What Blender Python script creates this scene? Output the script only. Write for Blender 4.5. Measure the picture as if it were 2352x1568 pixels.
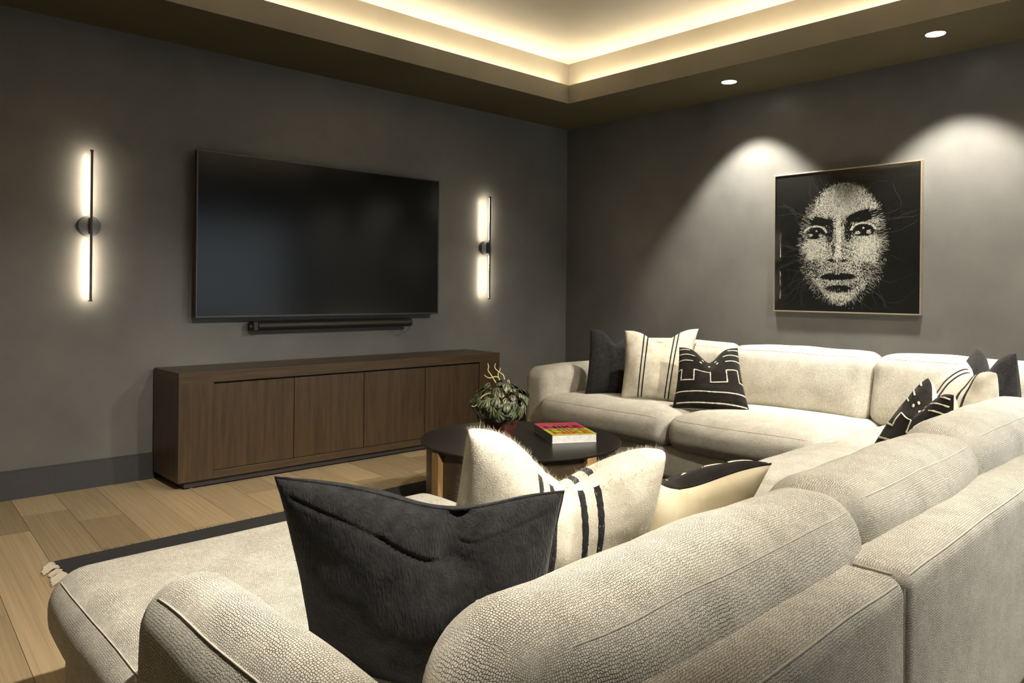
import bpy, math, random
import numpy as np
from mathutils import Vector, Matrix, noise as mnoise

for o in list(bpy.data.objects): bpy.data.objects.remove(o)
SC = bpy.context.scene
COL = SC.collection
rnd = random.Random(7)
PI = math.pi

# ------------------------------------------------------------------ camera
CAM_H = 1.157; F_PX = 1748.0; CY_PX = 666.0; ROLL = math.radians(0.57); TH = math.radians(47.0)
cam = bpy.data.cameras.new('camera'); camo = bpy.data.objects.new('camera', cam); COL.objects.link(camo)
fw = Vector((math.cos(TH), math.sin(TH), 0)); rt = Vector((math.sin(TH), -math.cos(TH), 0)); up = Vector((0, 0, 1))
r2 = rt * math.cos(ROLL) + up * math.sin(ROLL)      # image right axis after roll
u2 = up * math.cos(ROLL) - rt * math.sin(ROLL)
m = Matrix((r2, u2, -fw)).transposed().to_4x4()
m.translation = Vector((0, 0, CAM_H)); camo.matrix_world = m
cam.sensor_width = 36.0; cam.sensor_fit = 'HORIZONTAL'; cam.lens = F_PX / 2352 * 36
cam.shift_y = -(784 - CY_PX) / 2352; cam.clip_start = 0.02; cam.clip_end = 60
SC.camera = camo

# ------------------------------------------------------------------ world, light, exposure
W = bpy.data.worlds.new('world'); SC.world = W; W.use_nodes = True
W.node_tree.nodes['Background'].inputs[0].default_value = (0.80, 0.92, 1.0, 1)
W.node_tree.nodes['Background'].inputs[1].default_value = 0.85  # cool fill light, reaches the room only through the added rear opening
SC.view_settings.view_transform = 'Standard'; SC.view_settings.look = 'None'
SC.view_settings.gamma = 1.0; SC.view_settings.exposure = 0.35; SC.view_settings.use_curve_mapping = False
WARM = (1.0, 0.86, 0.66)
WALL_SPOT_W = 225.0; ROOM_SPOT_W = 215.0; COVE_E = 53.0; SCONCE_E = 120.0

# ------------------------------------------------------------------ materials
def nmat(name):
    M = bpy.data.materials.new(name); M.use_nodes = True
    nt = M.node_tree; nt.nodes.clear()
    out = nt.nodes.new('ShaderNodeOutputMaterial')
    b = nt.nodes.new('ShaderNodeBsdfPrincipled'); nt.links.new(b.outputs[0], out.inputs[0])
    return M, nt, b, out
def N(nt, typ, **kw):
    n = nt.nodes.new(typ)
    for k, v in kw.items(): setattr(n, k, v)
    return n
def ramp(nt, fac, stops):
    r = N(nt, 'ShaderNodeValToRGB'); e = r.color_ramp.elements
    e[0].position, e[0].color = stops[0][0], (*stops[0][1], 1)
    e[1].position, e[1].color = stops[-1][0], (*stops[-1][1], 1)
    for p, c in stops[1:-1]:
        x = e.new(p); x.color = (*c, 1)
    nt.links.new(fac, r.inputs[0]); return r
def coords(nt, scale=(1, 1, 1), kind='Object'):
    t = N(nt, 'ShaderNodeTexCoord'); mp = N(nt, 'ShaderNodeMapping'); mp.inputs['Scale'].default_value = scale
    nt.links.new(t.outputs[kind], mp.inputs[0]); return mp.outputs[0]
def noise(nt, vec, scale, detail=4, rough=.55):
    n = N(nt, 'ShaderNodeTexNoise'); n.inputs['Scale'].default_value = scale
    n.inputs['Detail'].default_value = detail; n.inputs['Roughness'].default_value = rough
    nt.links.new(vec, n.inputs['Vector']); return n.outputs['Fac']
def bump(nt, b, h, strength, dist):
    n = N(nt, 'ShaderNodeBump'); n.inputs['Strength'].default_value = strength; n.inputs['Distance'].default_value = dist
    nt.links.new(h, n.inputs['Height']); nt.links.new(n.outputs[0], b.inputs['Normal']); return n
def simple(name, col, rough=.5, metal=0, spec=.5, coat=0):
    M, nt, b, _ = nmat(name)
    b.inputs['Base Color'].default_value = (*col, 1); b.inputs['Roughness'].default_value = rough
    b.inputs['Metallic'].default_value = metal; b.inputs['Specular IOR Level'].default_value = spec
    b.inputs['Coat Weight'].default_value = coat
    # fine procedural variation so that no surface is dead flat
    v = noise(nt, coords(nt), 60, 2)
    r = ramp(nt, v, [(.3, tuple(c * .9 for c in col)), (.7, tuple(min(1, c * 1.1) for c in col))])
    nt.links.new(r.outputs[0], b.inputs['Base Color'])
    return M
def plaster(name, c1, c2, rough=.45, spec=.4, scale=1.3):
    M, nt, b, _ = nmat(name); v = coords(nt)
    a = noise(nt, v, scale, 6, .6); r = ramp(nt, a, [(.3, c1), (.7, c2)])
    nt.links.new(r.outputs[0], b.inputs['Base Color'])
    b.inputs['Roughness'].default_value = rough; b.inputs['Specular IOR Level'].default_value = spec
    bump(nt, b, noise(nt, v, 5, 5), .15, .01)
    return M
def emis(name, col, e):
    M = bpy.data.materials.new(name); M.use_nodes = True; nt = M.node_tree; nt.nodes.clear()
    out = nt.nodes.new('ShaderNodeOutputMaterial'); x = nt.nodes.new('ShaderNodeEmission')
    x.inputs[0].default_value = (*col, 1); x.inputs[1].default_value = e; nt.links.new(x.outputs[0], out.inputs[0]); return M
def boucle(name, lo, hi, cell, strength=.8):
    """woven boucle: small yarn beads with darker gaps, laid out in the upholstery's own UV metres"""
    M, nt, b, _ = nmat(name); v = coords(nt, (1 / cell, .78 / cell, 1), 'UV')
    vo = N(nt, 'ShaderNodeTexVoronoi', voronoi_dimensions='2D', feature='DISTANCE_TO_EDGE'); vo.inputs['Scale'].default_value = 1; vo.inputs['Randomness'].default_value = .62
    nt.links.new(v, vo.inputs['Vector'])
    vc = N(nt, 'ShaderNodeTexVoronoi', voronoi_dimensions='2D', feature='F1'); vc.inputs['Scale'].default_value = 1; vc.inputs['Randomness'].default_value = .62
    nt.links.new(v, vc.inputs['Vector'])
    patch = noise(nt, coords(nt), 11, 3)
    gap = N(nt, 'ShaderNodeMapRange', interpolation_type='SMOOTHSTEP'); gap.inputs[1].default_value = .02
    nt.links.new(vo.outputs['Distance'], gap.inputs[0])
    wid = N(nt, 'ShaderNodeMapRange'); wid.inputs[1].default_value = .35; wid.inputs[2].default_value = .65; wid.inputs[3].default_value = .11; wid.inputs[4].default_value = .22
    nt.links.new(patch, wid.inputs[0]); nt.links.new(wid.outputs[0], gap.inputs[2])
    r = ramp(nt, gap.outputs[0], [(.0, lo), (.55, tuple(.82 * c for c in hi)), (1.0, hi)])
    mx = N(nt, 'ShaderNodeHueSaturation'); sep = N(nt, 'ShaderNodeSeparateColor'); nt.links.new(vc.outputs['Color'], sep.inputs[0])
    vr = N(nt, 'ShaderNodeMapRange'); vr.inputs[3].default_value = .84; vr.inputs[4].default_value = 1.1; nt.links.new(sep.outputs[0], vr.inputs[0])
    nt.links.new(vr.outputs[0], mx.inputs['Value']); nt.links.new(r.outputs[0], mx.inputs['Color'])
    nt.links.new(mx.outputs[0], b.inputs['Base Color'])
    b.inputs['Roughness'].default_value = .95; b.inputs['Specular IOR Level'].default_value = .15
    b.inputs['Sheen Weight'].default_value = .12
    bump(nt, b, gap.outputs[0], strength, cell * .35)
    return M
def cloth(name, c1, c2, scale=25, fine=500, strength=.4, rough=.95, rib=1.0):
    M, nt, b, _ = nmat(name); v = coords(nt)
    a = noise(nt, v, scale, 5, .65); r = ramp(nt, a, [(.3, c1), (.7, c2)]); nt.links.new(r.outputs[0], b.inputs['Base Color'])
    b.inputs['Roughness'].default_value = rough; b.inputs['Specular IOR Level'].default_value = .12; b.inputs['Sheen Weight'].default_value = .1
    bump(nt, b, noise(nt, coords(nt, (1, 1, rib)), fine, 2), strength, .003); return M
def wood(name, c1, c2, stretch=(14, 14, 1.2), rough=.45, spec=.4, rand=0.0):
    M, nt, b, _ = nmat(name); v = coords(nt, stretch)
    if rand:
        oi = N(nt, 'ShaderNodeObjectInfo'); ad = N(nt, 'ShaderNodeVectorMath', operation='ADD')
        sc = N(nt, 'ShaderNodeMath', operation='MULTIPLY'); sc.inputs[1].default_value = 90; nt.links.new(oi.outputs['Random'], sc.inputs[0])
        nt.links.new(v, ad.inputs[0]); nt.links.new(sc.outputs[0], ad.inputs[1]); v = ad.outputs[0]
    a = noise(nt, v, 3.0, 6, .62); r = ramp(nt, a, [(.28, c1), (.72, c2)]); colout = r.outputs[0]
    if rand:
        hs = N(nt, 'ShaderNodeHueSaturation'); mr = N(nt, 'ShaderNodeMapRange'); mr.inputs[3].default_value = 1 - rand; mr.inputs[4].default_value = 1 + rand
        nt.links.new(oi.outputs['Random'], mr.inputs[0]); nt.links.new(mr.outputs[0], hs.inputs['Value']); nt.links.new(colout, hs.inputs['Color']); colout = hs.outputs[0]
    nt.links.new(colout, b.inputs['Base Color'])
    b.inputs['Roughness'].default_value = rough; b.inputs['Specular IOR Level'].default_value = spec
    bump(nt, b, a, .12, .004); return M

M = {}
M['wall'] = plaster('dark_plaster', (.118, .120, .117), (.188, .187, .178), .34, .35)
M['base'] = simple('painted_skirting', (.043, .044, .048), .5)
M['ceil'] = plaster('taupe_plaster', (.68, .62, .50), (.77, .71, .59), .6, .2)
M['soffit'] = plaster('olive_plaster', (.105, .088, .050), (.135, .113, .066), .6, .2)
M['lip'] = plaster('grey_taupe_plaster', (.19, .175, .14), (.25, .23, .185), .6, .2)
M['fascia'] = plaster('fascia_plaster', (.30, .28, .23), (.37, .34, .28), .6, .2)
M['oak'] = wood('oak_plank', (.36, .275, .165), (.52, .41, .26), (7, .7, 7), .5, .3, rand=.24)
M['subfloor'] = simple('subfloor_dark', (.10, .08, .055), .9)
M['walnut'] = wood('walnut_stain', (.036, .022, .010), (.080, .051, .025), (16, 16, 1.0), .42, .45)
M['walnut_h'] = wood('walnut_stain_horizontal', (.038, .024, .011), (.084, .054, .028), (1.0, 16, 16), .42, .45)
M['plinth'] = simple('bronze_plinth', (.030, .027, .027), .5)
M['steel'] = simple('steel', (.5, .5, .5), .3, 1)
M['sofa'] = boucle('cream_boucle', (.13, .12, .095), (.80, .77, .68), .0044)
M['seam'] = cloth('cream_seam_thread', (.55, .52, .45), (.72, .68, .60), 60, 300, .3)
M['black'] = simple('black_feet', (.012, .012, .012), .5)
M['char'] = cloth('charcoal_chenille', (.010, .010, .011), (.028, .028, .030), 40, 300, 1.0, rib=.28)
M['wool'] = cloth('cream_wool', (.46, .43, .35), (.70, .66, .56), 16, 420, .5)
M['woolstripe'] = cloth('black_wool', (.010, .010, .012), (.03, .03, .035), 40, 400, .5)
M['creamback'] = cloth('cream_canvas', (.70, .61, .42), (.82, .74, .55), 9, 700, .2)
M['mud'] = cloth('black_mudcloth', (.008, .007, .006), (.022, .020, .017), 22, 500, .4)
M['yarn'] = cloth('white_yarn', (.66, .61, .50), (.84, .80, .68), 60, 400, .5)
M['metal'] = simple('graphite_metal', (.085, .090, .098), .5, .15)
M['tvframe'] = simple('tv_bezel', (.09, .09, .10), .28, .8)
M['screen'] = simple('tv_panel', (.0012, .0012, .0013), .17, 0, .5)
M['plastic'] = simple('black_plastic', (.016, .016, .014), .45)
M['tabletop'] = simple('blackened_top', (.014, .012, .010), .32, 0, .5)
M['drum'] = wood('bronze_drum', (.055, .038, .022), (.09, .063, .036), (3, 3, 6), .38, .5)
M['post'] = wood('gold_oak_post', (.34, .20, .08), (.50, .31, .13), (14, 14, 1.5), .5, .3)
M['rug'] = cloth('black_rug', (.006, .006, .006), (.016, .015, .015), 60, 300, .8)
M['tassel'] = cloth('cream_fringe', (.55, .49, .38), (.78, .72, .58), 60, 500, .4)
M['pot'] = simple('oxblood_pot', (.078, .024, .019), .30, 0, .5)
M['soil'] = simple('dark_soil', (.02, .014, .01), .95)
M['stem'] = simple('red_stem', (.16, .05, .03), .6)
M['spike'] = simple('pale_flower_spike', (.62, .58, .26), .6)
M['pages'] = simple('white_pages', (.90, .90, .88), .6)
M['spine'] = simple('silver_spine', (.20, .20, .20), .45)
M['pink'] = simple('cover_red', (.66, .040, .115), .4)
M['yellow'] = simple('cover_yellow', (.52, .56, .03), .4)
M['ink'] = simple('ink_violet_black', (.020, .008, .018), .4)
M['inkred'] = simple('ink_red', (.50, .05, .03), .4)
M['inkgreen'] = simple('ink_olive', (.17, .17, .04), .4)
M['inkbrown'] = simple('ink_rose_brown', (.30, .09, .07), .4)
M['print'] = simple('black_print', (.0045, .005, .0045), .35)
M['silver'] = simple('champagne_frame', (.48, .43, .34), .35, .7)
M['fleck'] = simple('white_print_strokes', (.66, .67, .60), .7)
M['thread'] = simple('grey_print_threads', (.075, .075, .068), .7)
M['cable'] = simple('grey_cable', (.07, .06, .05), .6)
def glasspane():
    Mg = bpy.data.materials.new('picture_glass'); Mg.use_nodes = True; nt = Mg.node_tree; nt.nodes.clear()
    out = N(nt, 'ShaderNodeOutputMaterial'); mx = N(nt, 'ShaderNodeMixShader'); tr = N(nt, 'ShaderNodeBsdfTransparent'); gl = N(nt, 'ShaderNodeBsdfGlossy')
    gl.inputs['Roughness'].default_value = .02; lw = N(nt, 'ShaderNodeLayerWeight'); pw_ = N(nt, 'ShaderNodeMath', operation='POWER'); nt.links.new(lw.outputs['Facing'], pw_.inputs[0]); pw_.inputs[1].default_value = 5; fr = N(nt, 'ShaderNodeMath', operation='MULTIPLY_ADD'); nt.links.new(pw_.outputs[0], fr.inputs[0]); fr.inputs[1].default_value = .95; fr.inputs[2].default_value = .045
    lw.inputs[0].default_value = .5; nt.links.new(fr.outputs[0], mx.inputs[0]); nt.links.new(tr.outputs[0], mx.inputs[1]); nt.links.new(gl.outputs[0], mx.inputs[2]); nt.links.new(mx.outputs[0], out.inputs[0]); return Mg
M['glass'] = glasspane()
def leafmat():
    Ml, nt, b, _ = nmat('veined_leaf'); t = N(nt, 'ShaderNodeTexCoord'); s = N(nt, 'ShaderNodeSeparateXYZ'); nt.links.new(t.outputs['Object'], s.inputs[0])
    a = N(nt, 'ShaderNodeMath', operation='ARCTAN2'); nt.links.new(s.outputs[0], a.inputs[0])
    y = N(nt, 'ShaderNodeMath', operation='ADD'); nt.links.new(s.outputs[1], y.inputs[0]); y.inputs[1].default_value = .004; nt.links.new(y.outputs[0], a.inputs[1])
    k = N(nt, 'ShaderNodeMath', operation='MULTIPLY'); nt.links.new(a.outputs[0], k.inputs[0]); k.inputs[1].default_value = 13
    c = N(nt, 'ShaderNodeMath', operation='COSINE'); nt.links.new(k.outputs[0], c.inputs[0])
    mr = N(nt, 'ShaderNodeMapRange'); mr.inputs[1].default_value = -1; mr.inputs[2].default_value = 1; nt.links.new(c.outputs[0], mr.inputs[0])
    oi = N(nt, 'ShaderNodeObjectInfo')
    r = ramp(nt, mr.outputs[0], [(.15, (.20, .23, .13)), (.6, (.09, .11, .055)), (.9, (.018, .026, .012))])
    hs = N(nt, 'ShaderNodeHueSaturation'); m2 = N(nt, 'ShaderNodeMapRange'); m2.inputs[3].default_value = .65; m2.inputs[4].default_value = 1.3
    nt.links.new(oi.outputs['Random'], m2.inputs[0]); nt.links.new(m2.outputs[0], hs.inputs['Value']); nt.links.new(r.outputs[0], hs.inputs['Color'])
    nt.links.new(hs.outputs[0], b.inputs['Base Color']); b.inputs['Roughness'].default_value = .4
    bump(nt, b, mr.outputs[0], .4, -.002); return Ml
M['leaf'] = leafmat()
M['cove'] = emis('cove_led', (1.0, .84, .60), COVE_E)
M['led'] = emis('sconce_led', (1.0, .83, .60), SCONCE_E)
M['lens'] = emis('downlight_lens', (1.0, .95, .86), 9)

# ------------------------------------------------------------------ helpers
def link(o, parent=None):
    COL.objects.link(o)
    if parent is not None: o.parent = parent
    return o
def tag(o, label=None, cat=None, group=None, kind=None):
    if label: o['label'] = label
    if cat: o['category'] = cat
    if group: o['group'] = group
    if kind: o['kind'] = kind
    return o
def empty(name, loc=(0, 0, 0), rz=0, **kw):
    o = bpy.data.objects.new(name, None); o.empty_display_size = .1; o.location = loc; o.rotation_euler.z = rz; link(o); return tag(o, **kw)
def pyobj(name, verts, faces, mat, parent=None, smooth=False, loc=(0, 0, 0), rot=(0, 0, 0)):
    me = bpy.data.meshes.new(name); me.from_pydata([tuple(v) for v in verts], [], faces); me.update()
    if smooth: me.polygons.foreach_set('use_smooth', [True] * len(me.polygons))
    if mat: me.materials.append(mat)
    o = bpy.data.objects.new(name, me); o.location = loc; o.rotation_euler = rot; return link(o, parent)
class MB:
    def __init__(s): s.v = []; s.f = []
    def add(s, v, f):
        k = len(s.v); s.v += [tuple(x) for x in v]; s.f += [tuple(i + k for i in t) for t in f]; return s
    def box(s, a, b):
        (x0, y0, z0), (x1, y1, z1) = a, b
        return s.add([(x0, y0, z0), (x1, y0, z0), (x1, y1, z0), (x0, y1, z0), (x0, y0, z1), (x1, y0, z1), (x1, y1, z1), (x0, y1, z1)],
                     [(0, 3, 2, 1), (4, 5, 6, 7), (0, 1, 5, 4), (1, 2, 6, 5), (2, 3, 7, 6), (3, 0, 4, 7)])
    def bbox(s, a, b, r):      # box with chamfered edges
        c = [(a[i] + b[i]) / 2 for i in range(3)]; h = [(b[i] - a[i]) / 2 for i in range(3)]
        v, f = rbox_data(h, r, 1, 1); return s.add([(x + c[0], y + c[1], z + c[2]) for x, y, z in v], f)
    def quad(s, a, b, c, d): return s.add([a, b, c, d], [(0, 1, 2, 3)])
    def lathe(s, prof, n=48, c=(0, 0, 0), cap0=True, cap1=True):
        v = []; f = []
        for r, z in prof:
            for i in range(n):
                t = 2 * PI * i / n; v.append((c[0] + r * math.cos(t), c[1] + r * math.sin(t), c[2] + z))
        for k in range(len(prof) - 1):
            for i in range(n):
                j = (i + 1) % n; f.append((k * n + i, k * n + j, (k + 1) * n + j, (k + 1) * n + i))
        if cap0: f.append(tuple(reversed(range(n))))
        if cap1: f.append(tuple(range((len(prof) - 1) * n, len(prof) * n)))
        return s.add(v, f)
    def tube(s, pts, r, n=8, closed=False, cap=True):
        P = [Vector(p) for p in pts]; L = len(P); v = []; f = []; nrm = None
        for i in range(L):
            t = (P[(i + 1) % L] - P[i - 1]) if closed else (P[min(i + 1, L - 1)] - P[max(i - 1, 0)])
            t.normalize()
            if nrm is None:
                nrm = t.cross(Vector((0, 0, 1)) if abs(t.z) < .9 else Vector((1, 0, 0)))
            nrm = (nrm - t * nrm.dot(t)).normalized(); bn = t.cross(nrm)
            rr = r[i] if isinstance(r, (list, tuple)) else r
            for k in range(n):
                a = 2 * PI * k / n; v.append(P[i] + (nrm * math.cos(a) + bn * math.sin(a)) * rr)
        for i in range(L if closed else L - 1):
            j = (i + 1) % L
            for k in range(n): f.append((i * n + k, i * n + (k + 1) % n, j * n + (k + 1) % n, j * n + k))
        if cap and not closed: f += [tuple(reversed(range(n))), tuple(range((L - 1) * n, L * n))]
        return s.add(v, f)
    def build(s, name, mat, parent=None, smooth=False, **kw): return pyobj(name, s.v, s.f, mat, parent, smooth, **kw)

def rb_map(p, H, r, crown=(0, 0, 0), post=None):
    q = [0, 0, 0]; inn = [0, 0, 0]
    for i in range(3):
        q[i] = p[i] * H[i]; inn[i] = max(-(H[i] - r), min(H[i] - r, q[i]))
    d = [q[i] - inn[i] for i in range(3)]; L = math.sqrt(sum(x * x for x in d))
    if L > 1e-9: q = [inn[i] + d[i] / L * r for i in range(3)]
    o = list(q)
    for i in range(3):
        if crown[i]:
            w = crown[i] * (q[i] / H[i]) * abs(q[i] / H[i])
            for j in range(3):
                if j != i: w *= max(0, 1 - (q[j] / H[j]) ** 2) ** .75
            o[i] += w
    return post(o) if post else o
def rb_axis(h, r, n, k):
    e = [math.tan(PI / 4 * i / k) * r for i in range(k + 1)]
    a = [-(h - r) - x for x in reversed(e)]; w = 2 * (h - r)
    mid = [-(h - r) + w * i / n for i in range(1, n)]
    return [x / h for x in a + mid + [-x for x in reversed(a)]]
def rbox_data(H, r, n=8, k=4, crown=(0, 0, 0), post=None, uv=None):
    if isinstance(n, int): n = (n, n, n)
    ax = [rb_axis(H[i], r, n[i], k) for i in range(3)]; V = {}; verts = []; faces = []
    def vid(p):
        key = (round(p[0], 5), round(p[1], 5), round(p[2], 5))
        if key not in V: V[key] = len(verts); verts.append(rb_map(p, H, r, crown, post))
        return V[key]
    for i in range(3):
        a, b = (i + 1) % 3, (i + 2) % 3
        for s in (-1, 1):
            for x in range(len(ax[a]) - 1):
                for y in range(len(ax[b]) - 1):
                    q = []
                    for dx, dy in ((0, 0), (1, 0), (1, 1), (0, 1)):
                        p = [0, 0, 0]; p[i] = s; p[a] = ax[a][x + dx]; p[b] = ax[b][y + dy]; q.append(vid(p))
                    faces.append(tuple(q) if s > 0 else tuple(reversed(q)))
                    if uv is not None:
                        w = [(ax[a][x + dx] * H[a], ax[b][y + dy] * H[b]) for dx, dy in ((0, 0), (1, 0), (1, 1), (0, 1))]
                        if i == 1: w = [(p1, p0) for p0, p1 in w]
                        uv += w if s > 0 else list(reversed(w))
    return verts, faces
def wob(amp, sc, seed):
    def f(q):
        v = Vector((q[0] * sc + seed, q[1] * sc - seed * .7, q[2] * sc + seed * 1.3)); n = mnoise.noise_vector(v)
        return [q[0] + n[0] * amp, q[1] + n[1] * amp, q[2] + n[2] * amp]
    return f
def cushion(name, lo, hi, r, parent, crown=(0, 0, 0), mat='sofa', rot=(0, 0, 0), seams=(), n=10, amp=.004, sc=5, seed=0, origin=(0, 0, 0), xf=None, extra=None):
    """upholstered block between corners lo and hi; seams = list of (axis, sign): piping round that face"""
    c = [(lo[i] + hi[i]) / 2 for i in range(3)]; H = [(hi[i] - lo[i]) / 2 for i in range(3)]
    w = wob(amp, sc, seed)
    post = (lambda q: extra(w(q), H)) if extra else w
    uv = []; v, f = rbox_data(H, r, n, 4, crown, post, uv)
    loc = Vector(c) - Vector(origin)
    o = pyobj(name, v, f, M[mat], parent, True, loc=loc, rot=rot)
    o.data.uv_layers.new(name='weave').data.foreach_set('uv', [c_ for t_ in uv for c_ in t_])
    for axis, sg in seams:
        a, b = (axis + 1) % 3, (axis + 2) % 3; axa = rb_axis(H[a], r, 14, 3); axb = rb_axis(H[b], r, 14, 3); pts = []
        for x in axa[3:-3]: pts.append((x, -1))
        for y in axb[3:-3]: pts.append((1, y))
        for x in reversed(axa[3:-3]): pts.append((x, 1))
        for y in reversed(axb[3:-3]): pts.append((-1, y))
        loop = []
        for pa, pb in pts:
            p = [0, 0, 0]; p[axis] = sg; p[a] = pa; p[b] = pb; loop.append(rb_map(p, H, r, crown, post))
        MB().tube(loop, .0020, 6, True).build('seam', M['seam'], o, True)
    return o

# ------------------------------------------------------------------ room shell
XR, YL, XS, YB, HS = 5.20, 4.84, -.75, -.75, 2.65          # art wall, tv wall, side wall, rear wall, soffit height
TX1, TY1, TX0, TY0 = 4.47, 4.15, .02, .42                  # tray opening
LIP, CEIL = 2.795, 3.005
def wallbox(name, a, b):
    return tag(MB().box(a, b).build(name, M['wall']), kind='structure')
wallbox('wall_left', (XS, YL, 0), (XR, YL + .12, 3.1))
wallbox('wall_right', (XR, YB - .12, 0), (XR + .12, YL + .12, 3.1))
wallbox('wall_side', (XS - .12, YB - .12, 0), (XS, YL + .12, 3.1))
wb = MB(); DX0, DX1, DZ = 2.4, 5.1, 2.05                     # unseen opening added to the rear wall for cool fill and tv reflection
wb.box((XS, YB - .12, 0), (DX0, YB, 3.1)); wb.box((DX1, YB - .12, 0), (XR, YB, 3.1)); wb.box((DX0, YB - .12, DZ), (DX1, YB, 3.1))
tag(wb.build('wall_back', M['wall']), kind='structure')
bb = MB(); bb.box((XS, YL - .016, 0), (XR, YL, .150)); bb.box((XS, YL - .011, .150), (XR, YL, .157))
tag(bb.build('baseboard_left', M['base']), kind='structure')
bb = MB(); bb.box((XR - .016, YB, 0), (XR, YL - .016, .150)); bb.box((XR - .011, YB, .150), (XR, YL - .011, .157))
tag(bb.build('baseboard_right', M['base']), kind='structure')

# tray ceiling with light cove
CE = tag(empty('ceiling', (2.2, 2.0, HS)), kind='structure')
def cpart(mb, name, mat):
    mb.v = [(x - 2.2, y - 2.0, z - HS) for x, y, z in mb.v]; return mb.build(name, M[mat], CE)
b = MB()
b.box((XS, TY1, HS), (XR, YL, HS + .03)); b.box((XS, YB, HS), (XR, TY0, HS + .03)); b.box((TX1, TY0, HS), (XR, TY1, HS + .03)); b.box((XS, TY0, HS), (TX0, TY1, HS + .03))
cpart(b, 'soffit', 'soffit')
fz0 = HS + .0005
b = MB(); t = .014
b.box((TX0, TY1 - .002, fz0), (TX1, TY1 + t, LIP)); b.box((TX0, TY0 - t, fz0), (TX1, TY0 + .002, LIP))
b.box((TX1 - .002, TY0 - t, fz0), (TX1 + t, TY1 + t, LIP)); b.box((TX0 - t, TY0 - t, fz0), (TX0 + .002, TY1 + t, LIP))
cpart(b, 'fascia', 'lip')
CO = .10                                                    # cove depth behind the lip
b = MB()
for (x0, y0, x1, y1) in ((TX0 - CO - .02, TY1 + CO, TX1 + CO + .02, TY1 + CO + .02), (TX0 - CO - .02, TY0 - CO - .02, TX1 + CO + .02, TY0 - CO), (TX1 + CO, TY0 - CO, TX1 + CO + .02, TY1 + CO), (TX0 - CO - .02, TY0 - CO, TX0 - CO, TY1 + CO)):
    b.box((x0, y0, HS + .03), (x1, y1, CEIL))
cpart(b, 'cove_wall', 'fascia')
b = MB(); b.box((XS, YB, CEIL), (XR, YL, CEIL + .05)); cpart(b, 'tray_panel', 'ceil')
def strip(a, bq):
    s = MB().box(a, bq); return cpart(s, 'cove_light_strip', 'cove')
zs = 2.7855
strip((TX0 + .05, TY1 + .036, zs), (TX1 - .02, TY1 + .050, zs + .006)); strip((TX0 + .05, TY0 - .050, zs), (TX1 - .05, TY0 - .036, zs + .006))
strip((TX1 + .036, TY0 + .05, zs), (TX1 + .050, TY1 - .02, zs + .006)); strip((TX0 - .050, TY0 + .05, zs), (TX0 - .036, TY1 - .05, zs + .006))

# plank floor
FL = tag(MB().box((XS - .12, YB - 1.2, -.06), (XR + .12, YL + .12, -.013)).build('floor', M['subfloor']), kind='structure')
pm = MB().bbox((-.5, -.5, -.5), (.5, .5, .5), .006)
pmesh = bpy.data.meshes.new('plank'); pmesh.from_pydata(pm.v, [], pm.f); pmesh.materials.append(M['oak'])
PA = math.radians(-3.0); PW = .205; k0 = 1.035
ca, sa = math.cos(PA), math.sin(PA); joints = {0: 4.44, 1: 4.18, 2: 3.55, 3: 4.62, 4: 3.2, 5: 4.0}
prng = random.Random(11)
for c in range(-9, 21):
    y = joints.get(c + 1, prng.uniform(3.1, 5.2)) + 1.6
    while y > -1.0:
        L = 1.6 if c in (-1, 0, 1) and y > 5 else prng.uniform(1.1, 1.9); y1 = y; y0 = y - L; y = y0
        y1 = min(y1, 5.05); y0 = max(y0, -1.1)
        if y1 - y0 < .05: continue
        lx = (c + .5) * PW; ly = (y0 + y1) / 2 - YL
        wx = k0 + lx * ca - ly * sa; wy = YL + lx * sa + ly * ca
        if wx < XS - .1 or wx > XR + .1 or wy > YL + 1: continue
        o = bpy.data.objects.new('plank', pmesh); o.location = (wx, wy, -.0065); o.scale = (PW - .0018, y1 - y0 - .0018, .013); o.rotation_euler.z = PA; link(o, FL)

# ------------------------------------------------------------------ downlights
def downlight(x, y, watts, tilt=(0, 0), size=86, blend=.3, label='', vis=True):
    d = empty('recessed_downlight', (x, y, HS), label=label, cat='downlight', group='recessed downlights in the soffit')
    MB().lathe([(.050, -.0005), (.054, -.003), (.058, -.003), (.060, -.0002)], 40, cap0=False, cap1=False).build('trim_ring', M['soffit'], d, True)
    MB().lathe([(.0515, -.0035), (.0515, -.0015)], 40).build('lens', M['lens'], d)
    L = bpy.data.lights.new('downlight_beam', 'SPOT'); L.energy = watts; L.color = (1.0, .91, .77); L.spot_size = math.radians(size); L.spot_blend = blend; L.shadow_soft_size = .045
    lo = bpy.data.objects.new('downlight_beam', L); lo.location = (0, 0, -.012); lo.rotation_euler = (math.radians(tilt[1]), math.radians(tilt[0]), 0); link(lo, d)
    return d
downlight(4.80, 2.91, WALL_SPOT_W, (-11, 0), 83, .48, 'recessed downlight nearer the room corner, left of the picture')
downlight(4.74, 1.545, WALL_SPOT_W, (-11, 0), 83, .48, 'recessed downlight at the far right, above and right of the picture')
for i, x in enumerate((.95, 2.35, 3.75)):
    downlight(x, .12, ROOM_SPOT_W * (2.3, 1.15, 1.9)[i], (0, (46, 36, 46)[i]), (66, 88, 74)[i], .7, ('recessed downlight above the chaise end, outside the picture', 'recessed downlight above the middle of the near sofa back, outside the picture', 'recessed downlight above the right end of the near sofa back, outside the picture')[i])
downlight(4.74, .18, WALL_SPOT_W, (-11, 0), 83, .48, 'recessed downlight over the sofa corner, outside the picture')

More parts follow.
